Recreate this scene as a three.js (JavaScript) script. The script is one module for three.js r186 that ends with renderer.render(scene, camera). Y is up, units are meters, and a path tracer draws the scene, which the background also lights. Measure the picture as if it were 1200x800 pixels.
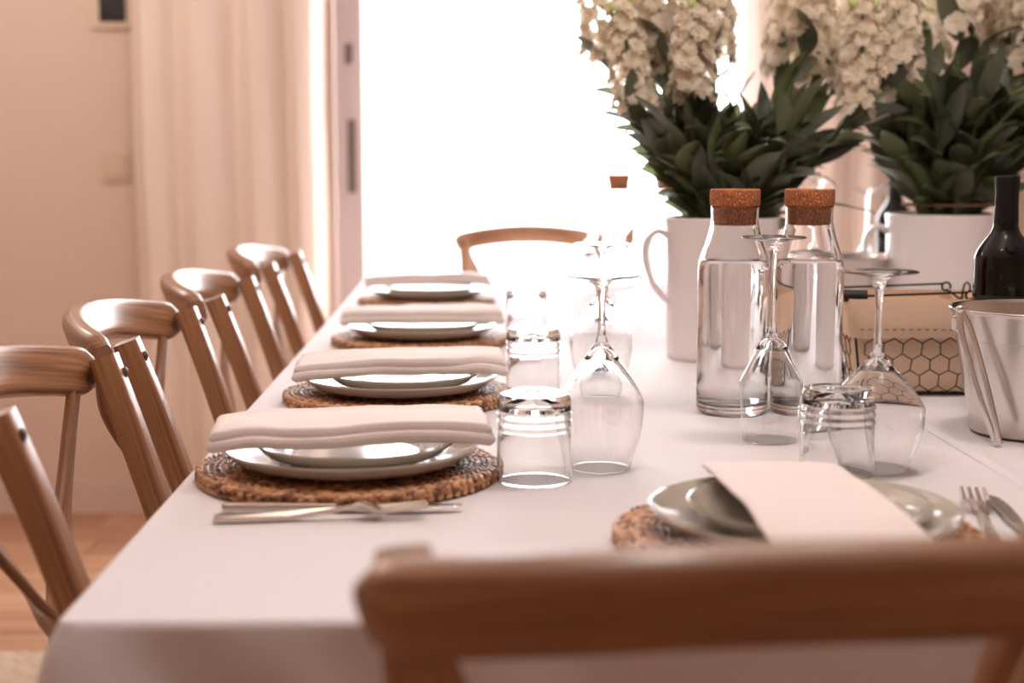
import * as THREE from 'three';
import { RoundedBoxGeometry } from 'three/addons/geometries/RoundedBoxGeometry.js';
import { mergeGeometries, mergeVertices } from 'three/addons/utils/BufferGeometryUtils.js';
import { ImprovedNoise } from 'three/addons/math/ImprovedNoise.js';

// ---------------------------------------------------------------- camera, sky, exposure
const scene = new THREE.Scene();
const renderer = new THREE.WebGLRenderer({ antialias: true });
renderer.toneMapping = THREE.LinearToneMapping;
renderer.toneMappingExposure = 1.03;
renderer.shadowMap.enabled = true;
const FOCAL = 1750, PITCH = Math.atan(215 / 1750), YAW = 0.02552, EYE = 1.085;
const camera = new THREE.PerspectiveCamera(2 * Math.atan(400 / FOCAL) * 180 / Math.PI, 1.5, 0.05, 200);
camera.position.set(0, EYE, 0);
camera.rotation.order = 'YXZ';
camera.rotation.y = -YAW; camera.rotation.x = -PITCH;
camera.focus = 1.74; camera.userData.fStop = 3.3;
scene.add(camera);
scene.background = new THREE.Color(0.98, 0.97, 1.0);
scene.backgroundIntensity = 10;
const LAMP = 1.5;                                   // candela of the table pendants and the added aisle one

// ---------------------------------------------------------------- helpers
let seed = 12345;
const rnd = () => { seed = (seed * 1664525 + 1013904223) >>> 0; return seed / 4294967296; };
const rr = (a, b) => a + (b - a) * rnd();
const noise = new ImprovedNoise();
const N = (x, y, z = 0.37) => noise.noise(x, y, z);
const V = (x, y, z) => new THREE.Vector3(x, y, z);
const taken = new Map();
function numbered(n) { const k = taken.get(n) ?? 0; taken.set(n, k + 1); return k ? n + '_' + String(k).padStart(3, '0') : n; }
function shade(o) { o.traverse((c) => { if (c.isMesh) { c.castShadow = true; c.receiveShadow = true; } }); return o; }
function thing(name, label, category, p = [0, 0, 0], turn = 0, group) {
  const o = new THREE.Group(); o.name = numbered(name); o.position.set(...p); o.rotation.y = turn;
  o.userData = { label, category }; if (group) o.userData.group = group;
  scene.add(o); return o;
}
function part(name, g, m, parent, label) {
  const o = new THREE.Mesh(g, m); o.name = name; o.castShadow = o.receiveShadow = true; parent.add(o);
  if (label) o.userData.label = label; return o;
}
function single(name, g, m, label, category, p = [0, 0, 0], turn = 0, group) {
  const o = part(numbered(name), g, m, scene); o.position.set(...p); o.rotation.y = turn;
  o.userData = { label, category }; if (group) o.userData.group = group; return o;
}
function structure(name, g, m, label, category) {
  const o = g ? part(name, g, m, scene) : new THREE.Group();
  if (!g) { o.name = name; scene.add(o); }
  o.userData = { kind: 'structure', label, category }; return o;
}
function dup(root, p, turn, label, group) {
  const c = root.clone(); c.name = numbered(root.name.replace(/_\d{3}$/, '')); scene.add(c); c.position.set(...p); c.rotation.y = turn;
  c.userData = { ...root.userData, label }; if (group) c.userData.group = group; return c;
}
const table = (px, py, Y = 0.76) => {               // photo pixel -> point on the level Y
  const d = V((px - 600) / FOCAL, (400 - py) / FOCAL, -1).applyEuler(new THREE.Euler(-PITCH, -YAW, 0, 'YXZ'));
  const t = (Y - EYE) / d.y; return V(d.x * t, Y, d.z * t);
};
const bx = (w, h, d, x = 0, y = 0, z = 0) => new THREE.BoxGeometry(w, h, d).translate(x, y, z);
const rbx = (w, h, d, r, x = 0, y = 0, z = 0) => new RoundedBoxGeometry(w, h, d, 2, r).translate(x, y, z);
const lathe = (pts, seg = 48) => new THREE.LatheGeometry(pts.map(([r, y]) => new THREE.Vector2(r, y)), seg);
function smooth(pts, n) { return new THREE.SplineCurve(pts.map(([a, b]) => new THREE.Vector2(a, b))).getPoints(n).map((v) => [v.x, v.y]); }
const tube = (pts, r, seg = 24, rad = 6, closed = false) => new THREE.TubeGeometry(new THREE.CatmullRomCurve3(pts, closed), seg, r, rad, closed);
// sweep of a rounded-rectangle section; size(t) -> [width along side, height along the other], side(t) -> unit vector
function sweep(curve, n, size, side, power = 4, m = 16) {
  const pos = [], uv = [], idx = []; let len = 0, last = null;
  for (let i = 0; i <= n; i++) {
    const t = i / n, p = curve.getPoint(t), tan = curve.getTangent(t), s = side(t).clone();
    s.addScaledVector(tan, -s.dot(tan)).normalize();
    const b = new THREE.Vector3().crossVectors(tan, s).normalize(), [w, h] = size(t);
    if (last) len += p.distanceTo(last); last = p;
    for (let k = 0; k <= m; k++) {
      const a = k / m * Math.PI * 2, c = Math.cos(a), d = Math.sin(a);
      const q = p.clone().addScaledVector(s, Math.sign(c) * Math.abs(c) ** (2 / power) * w / 2).addScaledVector(b, Math.sign(d) * Math.abs(d) ** (2 / power) * h / 2);
      pos.push(q.x, q.y, q.z); uv.push(k / m * (w + h) * 2, len);
    }
  }
  for (let i = 0; i < n; i++) for (let k = 0; k < m; k++) { const a = i * (m + 1) + k, b = a + m + 1; idx.push(a, a + 1, b, b, a + 1, b + 1); }
  for (const [i, f] of [[0, 1], [n, -1]]) {
    const c = pos.length / 3, p = curve.getPoint(i / n); pos.push(p.x, p.y, p.z); uv.push(0, 0);
    const base = pos.length / 3;
    for (let k = 0; k <= m; k++) { const o = (i * (m + 1) + k) * 3; pos.push(pos[o], pos[o + 1], pos[o + 2]); uv.push(pos[o] + pos[o + 2], pos[o + 1]); }
    for (let k = 0; k < m; k++) f > 0 ? idx.push(c, base + k + 1, base + k) : idx.push(c, base + k, base + k + 1);
  }
  const g = new THREE.BufferGeometry();
  g.setAttribute('position', new THREE.Float32BufferAttribute(pos, 3)); g.setAttribute('uv', new THREE.Float32BufferAttribute(uv, 2)); g.setIndex(idx);
  g.computeVertexNormals(); return g;
}
const crv = (...p) => new THREE.CatmullRomCurve3(p.map((q) => V(...q)));
// grid surface f(u,v) -> [x,y,z]
function sheet(nu, nv, f, uvf) {
  const pos = [], uv = [], idx = [];
  for (let j = 0; j <= nv; j++) for (let i = 0; i <= nu; i++) { const u = i / nu, v = j / nv; pos.push(...f(u, v)); uv.push(...(uvf ? uvf(u, v) : [u, v])); }
  for (let j = 0; j < nv; j++) for (let i = 0; i < nu; i++) { const a = j * (nu + 1) + i, b = a + nu + 1; idx.push(a, a + 1, b, b, a + 1, b + 1); }
  const g = new THREE.BufferGeometry();
  g.setAttribute('position', new THREE.Float32BufferAttribute(pos, 3)); g.setAttribute('uv', new THREE.Float32BufferAttribute(uv, 2)); g.setIndex(idx);
  g.computeVertexNormals(); return g;
}
function texture(w, h, f, srgb = true, rep = [1, 1]) {
  const d = new Uint8Array(w * h * 4);
  for (let y = 0; y < h; y++) for (let x = 0; x < w; x++) { const c = f(x, y), o = (y * w + x) * 4; for (let k = 0; k < 3; k++) d[o + k] = Math.max(0, Math.min(255, Math.round(c[k]))); d[o + 3] = 255; }
  const t = new THREE.DataTexture(d, w, h); t.wrapS = t.wrapT = THREE.RepeatWrapping; t.magFilter = THREE.LinearFilter; t.minFilter = THREE.LinearMipmapLinearFilter; t.generateMipmaps = true;
  if (srgb) t.colorSpace = THREE.SRGBColorSpace; t.repeat.set(...rep); t.needsUpdate = true; return t;
}
// tileable noise
const TN = (x, y, w, h, fx, fy, s = 0) => {
  const a = x / w * Math.PI * 2, b = y / h * Math.PI * 2, rx = fx / (Math.PI * 2), ry = fy / (Math.PI * 2);
  return N(Math.cos(a) * rx + 11.3 + s, Math.sin(a) * rx + Math.cos(b) * ry + 5.1 + s * 2, Math.sin(b) * ry + 3.7);
};

// ---------------------------------------------------------------- materials
const std = (o) => new THREE.MeshStandardMaterial(o), phy = (o) => new THREE.MeshPhysicalMaterial(o);
const woodPix = (base, dark, sc) => (x, y) => {
  const g = TN(x, y, 256, 512, 9, 2.2) * 0.6 + TN(x, y, 256, 512, 40, 4, 3) * 0.6 + TN(x, y, 256, 512, 120, 9, 7) * 0.4;
  const t = Math.max(0, Math.min(1, 0.5 + g * sc)); return base.map((c, i) => c * (1 - t) + dark[i] * t);
};
const chairTex = texture(256, 512, woodPix([184, 134, 96], [130, 86, 57], 1.0), true, [8, 2.2]);
const chairBump = texture(256, 512, (x, y) => { const g = 128 + TN(x, y, 256, 512, 90, 7, 7) * 90; return [g, g, g]; }, false, [8, 2.2]);
const chairWood = phy({ map: chairTex, roughness: 0.4, bumpMap: chairBump, bumpScale: 0.0005, clearcoat: 0.7, clearcoatRoughness: 0.24 });
const boltMetal = std({ color: 0x5a4a40, metalness: 0.8, roughness: 0.45 });
const rushTex = texture(128, 128, (x, y) => { const g = 0.75 + 0.25 * Math.sin(x / 128 * Math.PI * 32); return [176 * g, 140 * g, 92 * g]; });
const rush = std({ map: rushTex, roughness: 0.9 });
const weaveBump = texture(128, 128, (x, y) => { const g = 128 + 60 * Math.sin(x / 128 * Math.PI * 64) * Math.sin(y / 128 * Math.PI * 64); return [g, g, g]; }, false, [12, 12]);
const clothMat = phy({ color: new THREE.Color(0.80, 0.76, 0.79), roughness: 0.7, bumpMap: weaveBump, bumpScale: 0.0002, sheen: 0.2, sheenColor: new THREE.Color(1, 0.95, 0.95), sheenRoughness: 0.6 });
const napkinMat = phy({ color: new THREE.Color(0.88, 0.79, 0.77), roughness: 0.9, bumpMap: weaveBump, bumpScale: 0.0002 });
const wallBump = texture(256, 256, (x, y) => { const g = 128 + TN(x, y, 256, 256, 20, 20) * 60 + TN(x, y, 256, 256, 70, 70, 4) * 40; return [g, g, g]; }, false, [2, 2]);
const wallMat = std({ color: new THREE.Color(0.75, 0.58, 0.49), roughness: 0.92, bumpMap: wallBump, bumpScale: 0.002 });
const ceilMat = std({ color: new THREE.Color(0.84, 0.78, 0.75), roughness: 0.95 });
const frameMat = std({ color: new THREE.Color(0.74, 0.64, 0.63), roughness: 0.5 });
const darkMetal = std({ color: 0x8a7e7a, metalness: 0.4, roughness: 0.45 });
const curtainMat = phy({ color: new THREE.Color(0.90, 0.76, 0.66), roughness: 0.95, transmission: 0.08, thickness: 0, side: THREE.DoubleSide });
const paneMat = phy({ color: 0xffffff, roughness: 0, transmission: 1, thickness: 0, ior: 1.5 });
const glassMat = phy({ color: 0xffffff, roughness: 0, transmission: 1, thickness: 0.01, ior: 1.5 });
const waterMat = phy({ color: 0xffffff, roughness: 0, transmission: 1, thickness: 0.08, ior: 1.33 });
const ceramic = phy({ color: new THREE.Color(0.86, 0.79, 0.78), roughness: 0.3, clearcoat: 0.5, clearcoatRoughness: 0.15 });
const plateMat = phy({ color: new THREE.Color(0.50, 0.45, 0.38), roughness: 0.22, clearcoat: 1, clearcoatRoughness: 0.06 });
const plateFoot = std({ color: new THREE.Color(0.62, 0.50, 0.42), roughness: 0.6 });
const steel = std({ color: new THREE.Color(0.72, 0.69, 0.66), metalness: 1, roughness: 0.16 });
const cutlerySteel = std({ color: new THREE.Color(0.62, 0.54, 0.47), metalness: 1, roughness: 0.26 });
const brushed = phy({ color: new THREE.Color(0.70, 0.66, 0.62), metalness: 1, roughness: 0.24 });
const blackWire = std({ color: 0x1a1614, metalness: 0.6, roughness: 0.5 });
const gripMat = std({ color: 0x14110f, roughness: 0.55 });
const linerMat = std({ color: new THREE.Color(0.86, 0.62, 0.45), roughness: 0.9, bumpMap: weaveBump, bumpScale: 0.0004 });
const corkTex = texture(256, 256, (x, y) => {
  const a = TN(x, y, 256, 256, 26, 26), b = TN(x, y, 256, 256, 70, 70, 4), d = b < -0.28 ? 0.55 : 1, e = a > 0.3 ? 1.12 : 1, g = (1 + a * 0.25 + b * 0.2) * d * e; return [182 * g, 112 * g, 70 * g];
}, true, [3, 1.5]);
const corkMat = std({ map: corkTex, roughness: 0.9 });
const bottleMat = phy({ color: new THREE.Color(0.004, 0.0035, 0.004), roughness: 0.05, specularIntensity: 0.8 });
const foilMat = phy({ color: new THREE.Color(0.010, 0.008, 0.009), roughness: 0.5, specularIntensity: 0.4 });
const strawMats = [[0.52, 0.25, 0.115], [0.24, 0.095, 0.042], [0.68, 0.37, 0.19]].map((c) => std({ color: new THREE.Color(...c), roughness: 0.34 }));
const petalMat = phy({ color: new THREE.Color(0.96, 0.89, 0.78), roughness: 0.75, transmission: 0.6, thickness: 0, side: THREE.DoubleSide });
const budMat = phy({ color: new THREE.Color(0.50, 0.56, 0.22), roughness: 0.7, side: THREE.DoubleSide });
const leafMats = [[0.105, 0.12, 0.07], [0.13, 0.15, 0.085], [0.095, 0.105, 0.072], [0.17, 0.205, 0.09]].map((c) => phy({ color: new THREE.Color(...c), roughness: 0.42, transmission: 0.2, thickness: 0, side: THREE.DoubleSide }));
const stemMat = std({ color: new THREE.Color(0.10, 0.14, 0.05), roughness: 0.6 });

// ---------------------------------------------------------------- the room
const WZ = -4.55, XL = -2.6, XR = 3.3, ZN = 2.3, CH = 2.7;
const OL = -0.425, OR = 0.95, OH = 2.4;              // the glazed opening in the far wall
structure('wall_far', mergeGeometries([
  bx(OL - XL + 0.2, CH, 0.25, (OL + XL - 0.2) / 2, CH / 2, WZ - 0.125), bx(XR - OR + 0.2, CH, 0.25, (OR + XR + 0.2) / 2, CH / 2, WZ - 0.125), bx(OR - OL, CH - OH, 0.25, (OL + OR) / 2, (CH + OH) / 2, WZ - 0.125)]), wallMat, 'warm beige plastered wall around the bright doorway', 'wall');
structure('wall_left', bx(0.2, CH, ZN - WZ, XL - 0.1, CH / 2, (ZN + WZ) / 2), wallMat, 'beige plastered side wall beside the chairs', 'wall');
structure('wall_right', bx(0.2, CH, ZN - WZ, XR + 0.1, CH / 2, (ZN + WZ) / 2), wallMat, 'beige plastered side wall opposite the chairs', 'wall');
structure('wall_near', bx(XR - XL + 0.4, CH, 0.2, (XL + XR) / 2, CH / 2, ZN + 0.1), wallMat, 'beige plastered wall facing the doorway', 'wall');
structure('ceiling', bx(XR - XL + 0.4, 0.15, ZN - WZ + 0.6, (XL + XR) / 2, CH + 0.075, (ZN + WZ) / 2 - 0.1), ceilMat, 'pale ceiling over the dining room', 'ceiling');
structure('baseboard_far', mergeGeometries([bx(OL - XL, 0.09, 0.018, (OL + XL) / 2, 0.045, WZ + 0.009), bx(XR - OR, 0.09, 0.018, (XR + OR) / 2, 0.045, WZ + 0.009)]), wallMat, 'low beige skirting under the far wall', 'baseboard');

const floorTexs = [0, 1, 2].map((k) => texture(256, 512, woodPix([[210, 168, 138], [198, 156, 126], [216, 176, 146]][k], [[172, 126, 96], [162, 116, 88], [182, 136, 104]][k], 0.8), true, [3, 0.6]));
const floorMats = floorTexs.map((t) => std({ map: t, roughness: 0.5 }));
const floor = structure('floor', null, null, 'warm brown wooden plank floor', 'floor');
{
  part('subfloor', bx(XR - XL + 0.4, 0.1, ZN - WZ + 0.5, (XL + XR) / 2, -0.072, (ZN + WZ) / 2), floorMats[1], floor);
  const W = 0.17, rows = Math.ceil((ZN - WZ) / W);
  for (let r = 0; r < rows; r++) {
    let x = XL - rr(0, 1.6);
    while (x < XR) {
      const L = rr(1.5, 2.2), a = Math.max(XL, x), b = Math.min(XR, x + L);
      if (b - a > 0.05) {
        const z0 = WZ + r * W, z1 = Math.min(ZN, z0 + W), g = rbx(b - a - 0.003, 0.022, z1 - z0 - 0.003, 0.002);
        const p = g.attributes.position, uv = g.attributes.uv; for (let i = 0; i < p.count; i++) uv.setXY(i, p.getZ(i) + r * 0.3, p.getX(i) + a);
        const o = part('plank', g, floorMats[Math.floor(rnd() * 3)], floor); o.position.set((a + b) / 2, -0.011, (z0 + z1) / 2);
      }
      x += L;
    }
  }
}
// terrace outside
structure('ground', bx(60, 0.1, 50, 0, -0.1, WZ - 25.3), std({ color: new THREE.Color(0.8, 0.8, 0.78), roughness: 0.9 }), 'pale sunlit terrace beyond the doorway', 'ground');

// door frame: two posts, head, sidelights behind the curtains
{
  const fr = structure('door_1', null, null, 'grey framed glazed doorway standing open to the terrace', 'door');
  const z = WZ - 0.06;
  for (const [x, w] of [[-0.374, 0.085], [0.845, 0.06], [OR - 0.012, 0.024]]) part('post', rbx(w, OH - 0.06, 0.09, 0.006, x, (OH - 0.06) / 2, z), frameMat, fr);
  part('head', rbx(OR - OL, 0.06, 0.09, 0.006, (OL + OR) / 2, OH - 0.03, z), frameMat, fr);
  for (const [a, b] of [[0.875, OR - 0.024]]) {
    part('pane', bx(b - a, OH - 0.14, 0.006, (a + b) / 2, OH / 2 - 0.01, z), paneMat, fr);
    part('bottom_rail', rbx(b - a, 0.07, 0.06, 0.005, (a + b) / 2, 0.035, z), frameMat, fr);
  }
  part('strike_plate', rbx(0.024, 0.06, 0.004, 0.001, -0.374, 1.395, z + 0.046), darkMetal, fr, 'dark metal strike plate');
  part('lock_plate', rbx(0.026, 0.22, 0.004, 0.001, -0.368, 1.09, z + 0.046), darkMetal, fr, 'long dark metal lock plate');
}
// curtains
function curtain(label, x0, x1, amp, period, sd) {
  const w = x1 - x0, n = Math.round(w / 0.008);
  const fold = (x, v) => { const ph = x / period * Math.PI * 2 + N(x * 2.3 + sd, 1.7) * 2.4; return amp * (0.75 + 0.35 * N(x * 3 + sd, 9.2)) * (Math.sin(ph) + 0.28 * Math.sin(2 * ph + 1)) + 0.012 * N(x * 6, v * 3 + sd); };
  const g = sheet(n, 24, (u, v) => { const x = x0 + w * u; return [x + 0.012 * N(x * 4, v * 4, sd), 0.015 + 2.5 * v, WZ + 0.13 + fold(x, v)]; }, (u, v) => [u * w, v * 2.5]);
  const t = thing('curtain', label, 'curtain', [0, 0, 0], 0, 'curtains at the doorway');
  part('drape', g, curtainMat, t);
  part('hem', sheet(n, 2, (u, v) => { const x = x0 + w * u; return [x + 0.012 * N(x * 4, v * 0.08, sd), 0.016 + 0.08 * v, WZ + 0.134 + fold(x, v * 0.03)]; }), curtainMat, t);
}
curtain('cream floor-length curtain beside the wall with the dark panel', -1.0, -0.43, 0.048, 0.135, 2.2);
curtain('cream floor-length curtain behind the flower jugs', 0.83, 2.3, 0.046, 0.13, 7.7);
const rod = thing('curtain_rod', 'dark metal curtain rod above the doorway', 'curtain rod', [0.62, 2.53, WZ + 0.13]);
part('pole', new THREE.CylinderGeometry(0.014, 0.014, 3.7, 16).rotateZ(Math.PI / 2), darkMetal, rod);
for (const s of [-1, 1]) part('finial', new THREE.SphereGeometry(0.028, 16, 12).translate(s * 1.86, 0, 0), darkMetal, rod);
for (const s of [-1.75, 0, 1.75]) part('bracket', bx(0.02, 0.02, 0.14, s, 0, -0.065), darkMetal, rod);

// wall panel and switch
{
  const t = thing('wall_panel', 'dark screened control panel in a pale frame on the beige wall', 'panel', [-1.075, 1.575, WZ]);
  part('frame', rbx(0.12, 0.22, 0.016, 0.004, 0, 0, 0.008), std({ color: new THREE.Color(0.74, 0.57, 0.44), roughness: 0.6 }), t);
  part('screen', rbx(0.078, 0.18, 0.004, 0.001, 0.008, 0, 0.018), std({ color: 0x241f22, roughness: 0.25 }), t, 'dark glossy screen');
  const s = thing('light_switch', 'beige square light switch plate beside the curtain', 'switch', [-1.075, 1.055, WZ]);
  part('plate', rbx(0.085, 0.085, 0.01, 0.003, 0, 0, 0.005), std({ color: new THREE.Color(0.70, 0.53, 0.41), roughness: 0.4 }), s);
  part('rocker', rbx(0.045, 0.05, 0.006, 0.002, 0, 0, 0.012), std({ color: new THREE.Color(0.72, 0.56, 0.44), roughness: 0.4 }), s);
}
// rug on the floor
{
  const g = sheet(150, 200, (u, v) => [-2.45 + u * 1.75, 0.016 + 0.007 * N(u * 190, v * 250) + 0.004 * N(u * 60, v * 80) - (u < 0.01 || u > 0.99 || v < 0.01 || v > 0.99 ? 0.012 : 0), -1.0 - v * 2.2], (u, v) => [u, v]);
  single('rug', g, std({ color: new THREE.Color(0.58, 0.45, 0.34), roughness: 1, side: THREE.DoubleSide }), 'beige shaggy rug on the wooden floor beside the chairs', 'rug');
}
// pendants above the table, out of frame; aisle one added to brighten the wall
const bulbMat = std({ color: 0xffffff, emissive: new THREE.Color(1, 0.88, 0.74), emissiveIntensity: 6 });
for (const [x, y, z, power, lab] of [[0.1, 2.25, -1.12, LAMP * 0.72, 'globe pendant lamp over the head of the table'], [0.6, 2.0, -1.62, LAMP * 0.66, 'globe pendant lamp over the carafes'], [-1.35, 2.05, -3.3, LAMP, 'globe pendant lamp added over the aisle behind the chairs to brighten the wall']]) {
  const t = thing('pendant_lamp', 'white ' + lab, 'lamp', [x, y, z], 0, 'globe pendant lamps');
  part('globe', new THREE.SphereGeometry(0.1, 32, 20), bulbMat, t);
  part('cap', lathe([[0, 0.14], [0.03, 0.14], [0.035, 0.09], [0.0, 0.088]], 20), darkMetal, t);
  part('cord', new THREE.CylinderGeometry(0.004, 0.004, CH - y - 0.14, 8).translate(0, 0.14 + (CH - y - 0.14) / 2, 0), gripMat, t);
  const l = new THREE.PointLight(new THREE.Color(1, 0.91, 0.85), power); l.castShadow = true; l.shadow.radius = 5; t.add(l);
}

// ---------------------------------------------------------------- table and cloth
const TX0 = -0.293, TX1 = 1.27, TZ0 = -4.02, TZ1 = -1.03, TY = 0.76;
{
  const t = thing('dining_table', 'long wooden dining table under the pink-white cloth', 'table', [(TX0 + TX1) / 2, 0, (TZ0 + TZ1) / 2]);
  const w = TX1 - TX0 - 0.02, d = TZ1 - TZ0 - 0.02;
  part('tabletop', rbx(w, 0.035, d, 0.004, 0, TY - 0.0215, 0), chairWood, t);
  for (const sx of [-1, 1]) for (const sz of [-1, 1]) part('leg', rbx(0.08, TY - 0.039, 0.08, 0.006, sx * 0.16, (TY - 0.039) / 2, sz * (d / 2 - 0.62)), chairWood, t);
  // cloth: top with faint creases, skirt with folds
  const nx = 130, nz = 240;
  const crease = (x, at) => Math.exp(-(((x - at) / 0.004) ** 2)) * 0.0016;
  const top = sheet(nx, nz, (u, v) => {
    const x = TX0 + (TX1 - TX0) * u, z = TZ1 + (TZ0 - TZ1) * v, e = Math.min(1, Math.min(x - TX0, TX1 - x, TZ1 - z, z - TZ0) / 0.06);
    return [x, TY + e * (-0.0008 + 0.0009 * N(x * 3.1, z * 2.3) + 0.0004 * N(x * 9, z * 7, 2)), z];
  }, (u, v) => [(TX1 - TX0) * u, (TZ1 - TZ0) * v]);
  const creaseG = sheet(8, 120, (u, v) => { const x = 0.545 + 0.026 * u; return [x, TY - 0.0007 + 0.0011 * Math.sin(Math.PI * u) ** 2, TZ1 - 0.05 + (TZ0 - TZ1 + 0.1) * v]; });
  // perimeter with small corner rounding, walked counter-clockwise from above
  const per = [], R = 0.012;
  const edge = (ax, az, bxx, bz, nxx, nzz, n) => { for (let i = 0; i <= n; i++) { const f = i / n; per.push([ax + (bxx - ax) * f, az + (bz - az) * f, nxx, nzz, 0]); } };
  const corner = (cx, cz, a0) => { for (let i = 1; i < 8; i++) { const a = a0 - i / 8 * Math.PI / 2; per.push([cx + R * Math.cos(a), cz + R * Math.sin(a), Math.cos(a), Math.sin(a), 1]); } };
  edge(TX0 + R, TZ1, TX1 - R, TZ1, 0, 1, 200); corner(TX1 - R, TZ1 - R, Math.PI / 2);
  edge(TX1, TZ1 - R, TX1, TZ0 + R, 1, 0, 300); corner(TX1 - R, TZ0 + R, 0);
  edge(TX1 - R, TZ0, TX0 + R, TZ0, 0, -1, 200); corner(TX0 + R, TZ0 + R, -Math.PI / 2);
  edge(TX0, TZ0 + R, TX0, TZ1 - R, -1, 0, 300); corner(TX0 + R, TZ1 - R, -Math.PI);
  per.push(per[0]);
  const corners = [[TX0, TZ1], [TX1, TZ1], [TX1, TZ0], [TX0, TZ0]], DROP = 0.27;
  const ns = per.length - 1;
  const skirt = sheet(ns, 34, (u, v) => {
    const [x, z, nx_, nz_] = per[Math.round(u * ns)];
    const dc = Math.min(...corners.map(([a, b]) => Math.hypot(x - a, z - b)));
    const r = 0.005, bend = Math.min(1, v / 0.06), a = bend * Math.PI / 2;
    let out = r * Math.sin(a), down = r * (1 - Math.cos(a));
    if (v > 0.06) {
      const t = (v - 0.06) / 0.94; down += t * DROP;
      const cornerFold = Math.exp(-((dc / 0.10) ** 2)) * 0.045 + 0.03 * Math.exp(-((dc / 0.35) ** 2)) * Math.cos((dc - 0.55 * t * 0.3) * 42);
      out += t * (nz_ > 0.5 ? 0.012 : 0.003) + t ** 0.8 * cornerFold + t * (nz_ > 0.5 ? 0.014 : 0.005) * Math.sin((x + z) * 17 + 2 * N(x * 2, z * 2)) * (1 - Math.exp(-((dc / 0.3) ** 2)));
    }
    return [x + nx_ * out, TY - 0.0004 - down, z + nz_ * out];
  }, (u, v) => [u * 9, v * DROP]);
  const cloth = thing('tablecloth', 'pale pinkish white tablecloth draped over the long table', 'tablecloth');
  part('top', top, clothMat, cloth); part('fold_crease', creaseG, clothMat, cloth); part('skirt', skirt, clothMat, cloth);
  clothMat.side = THREE.DoubleSide;
}

// ---------------------------------------------------------------- cross-back chairs
function makeChair(label) {
  const t = thing('dining_chair', label, 'chair', [0, 0, 0], 0, 'cross-back chairs at the long table');
  const seatY = 0.46;
  // rear legs running up into the back posts
  for (const s of [-1, 1]) {
    const c = crv([s * 0.195, 0, -0.27], [s * 0.185, 0.25, -0.222], [s * 0.176, 0.46, -0.203], [s * 0.174, 0.62, -0.224], [s * 0.180, 0.76, -0.266], [s * 0.188, 0.866, -0.304]);
    const post = part('post', sweep(c, 26, (u) => [0.036 - 0.006 * Math.abs(u - 0.5), 0.030], () => V(1, 0, 0), 5), chairWood, t);
    part('bolt', new THREE.SphereGeometry(0.0068, 12, 8).scale(1, 1, 0.55).translate(s * 0.19, 0.848, -0.2815), boltMetal, post, 'dark metal bolt head');
    const leg = crv([s * 0.165, 0, 0.13], [s * 0.16, 0.25, 0.12], [s * 0.155, seatY - 0.02, 0.11]);
    part('leg', sweep(leg, 10, () => [0.034, 0.034], () => V(1, 0, 0), 4), chairWood, t);
    part('side_stretcher', tube([V(s * 0.16, 0.2, 0.12), V(s * 0.175, 0.2, -0.05), V(s * 0.187, 0.2, -0.225)], 0.010, 8, 8), chairWood, t);
    part('bolt', new THREE.SphereGeometry(0.0075, 12, 8).scale(1, 1, 0.55).translate(s * 0.19, 0.846, -0.3475), boltMetal, t, 'dark metal bolt head');
  }
  part('front_stretcher', tube([V(-0.16, 0.26, 0.12), V(0, 0.26, 0.12), V(0.16, 0.26, 0.12)], 0.010, 8, 8), chairWood, t);
  part('rear_stretcher', tube([V(-0.186, 0.26, -0.22), V(0, 0.26, -0.22), V(0.186, 0.26, -0.22)], 0.010, 8, 8), chairWood, t);
  // bowed top rail behind the posts
  const pts = [];
  for (let i = 0; i <= 12; i++) { const f = i / 6 - 1; pts.push(V(f * 0.208, 0.846 + 0.022 * (1 - f * f), -0.324 - 0.072 * (1 - Math.abs(f) ** 2.4))); }
  part('top_rail', sweep(new THREE.CatmullRomCurve3(pts), 40, (u) => { const e = Math.min(1, Math.min(u, 1 - u) / 0.035); return [0.056 * (0.66 + 0.34 * Math.sqrt(e)), 0.031 * (0.68 + 0.32 * Math.sqrt(e))]; }, () => V(0, 1, -0.38), 3.4, 20), chairWood, t);
  // crossed bentwood strips
  for (const s of [-1, 1]) {
    const c = crv([s * 0.185, 0.838, -0.336], [s * 0.158, 0.775, -0.338], [s * 0.095, 0.685, -0.322 - 0.010 * s], [0, 0.595, -0.298 - 0.008 * s], [-s * 0.09, 0.52, -0.252 - 0.006 * s], [-s * 0.165, 0.465, -0.205]);
    part('cross_strip', sweep(c, 26, () => [0.030, 0.011], (u) => V(1, s * 0.9 * Math.min(1, u * 2), 0), 5, 12), chairWood, t);
  }
  const sh = new THREE.Shape(); sh.moveTo(-0.18, -0.205); sh.lineTo(0.18, -0.205); sh.quadraticCurveTo(0.19, 0.0, 0.17, 0.13); sh.quadraticCurveTo(0, 0.16, -0.17, 0.13); sh.quadraticCurveTo(-0.19, 0.0, -0.18, -0.205);
  const ext = (d, b) => new THREE.ExtrudeGeometry(sh, { depth: d, bevelEnabled: true, bevelSize: b, bevelThickness: b, bevelSegments: 3, curveSegments: 10 }).rotateX(Math.PI / 2).scale(1, 1, 1);
  part('seat_frame', ext(0.022, 0.006).translate(0, seatY - 0.012, 0), chairWood, t);
  part('seat', ext(0.006, 0.004).scale(0.9, 1, 0.9).translate(0, seatY + 0.006, 0), rush, t, 'woven rush seat');
  return t;
}
const chair = makeChair('brown wooden cross-back chair on the long side, nearest the shaggy rug corner of the table');
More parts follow.
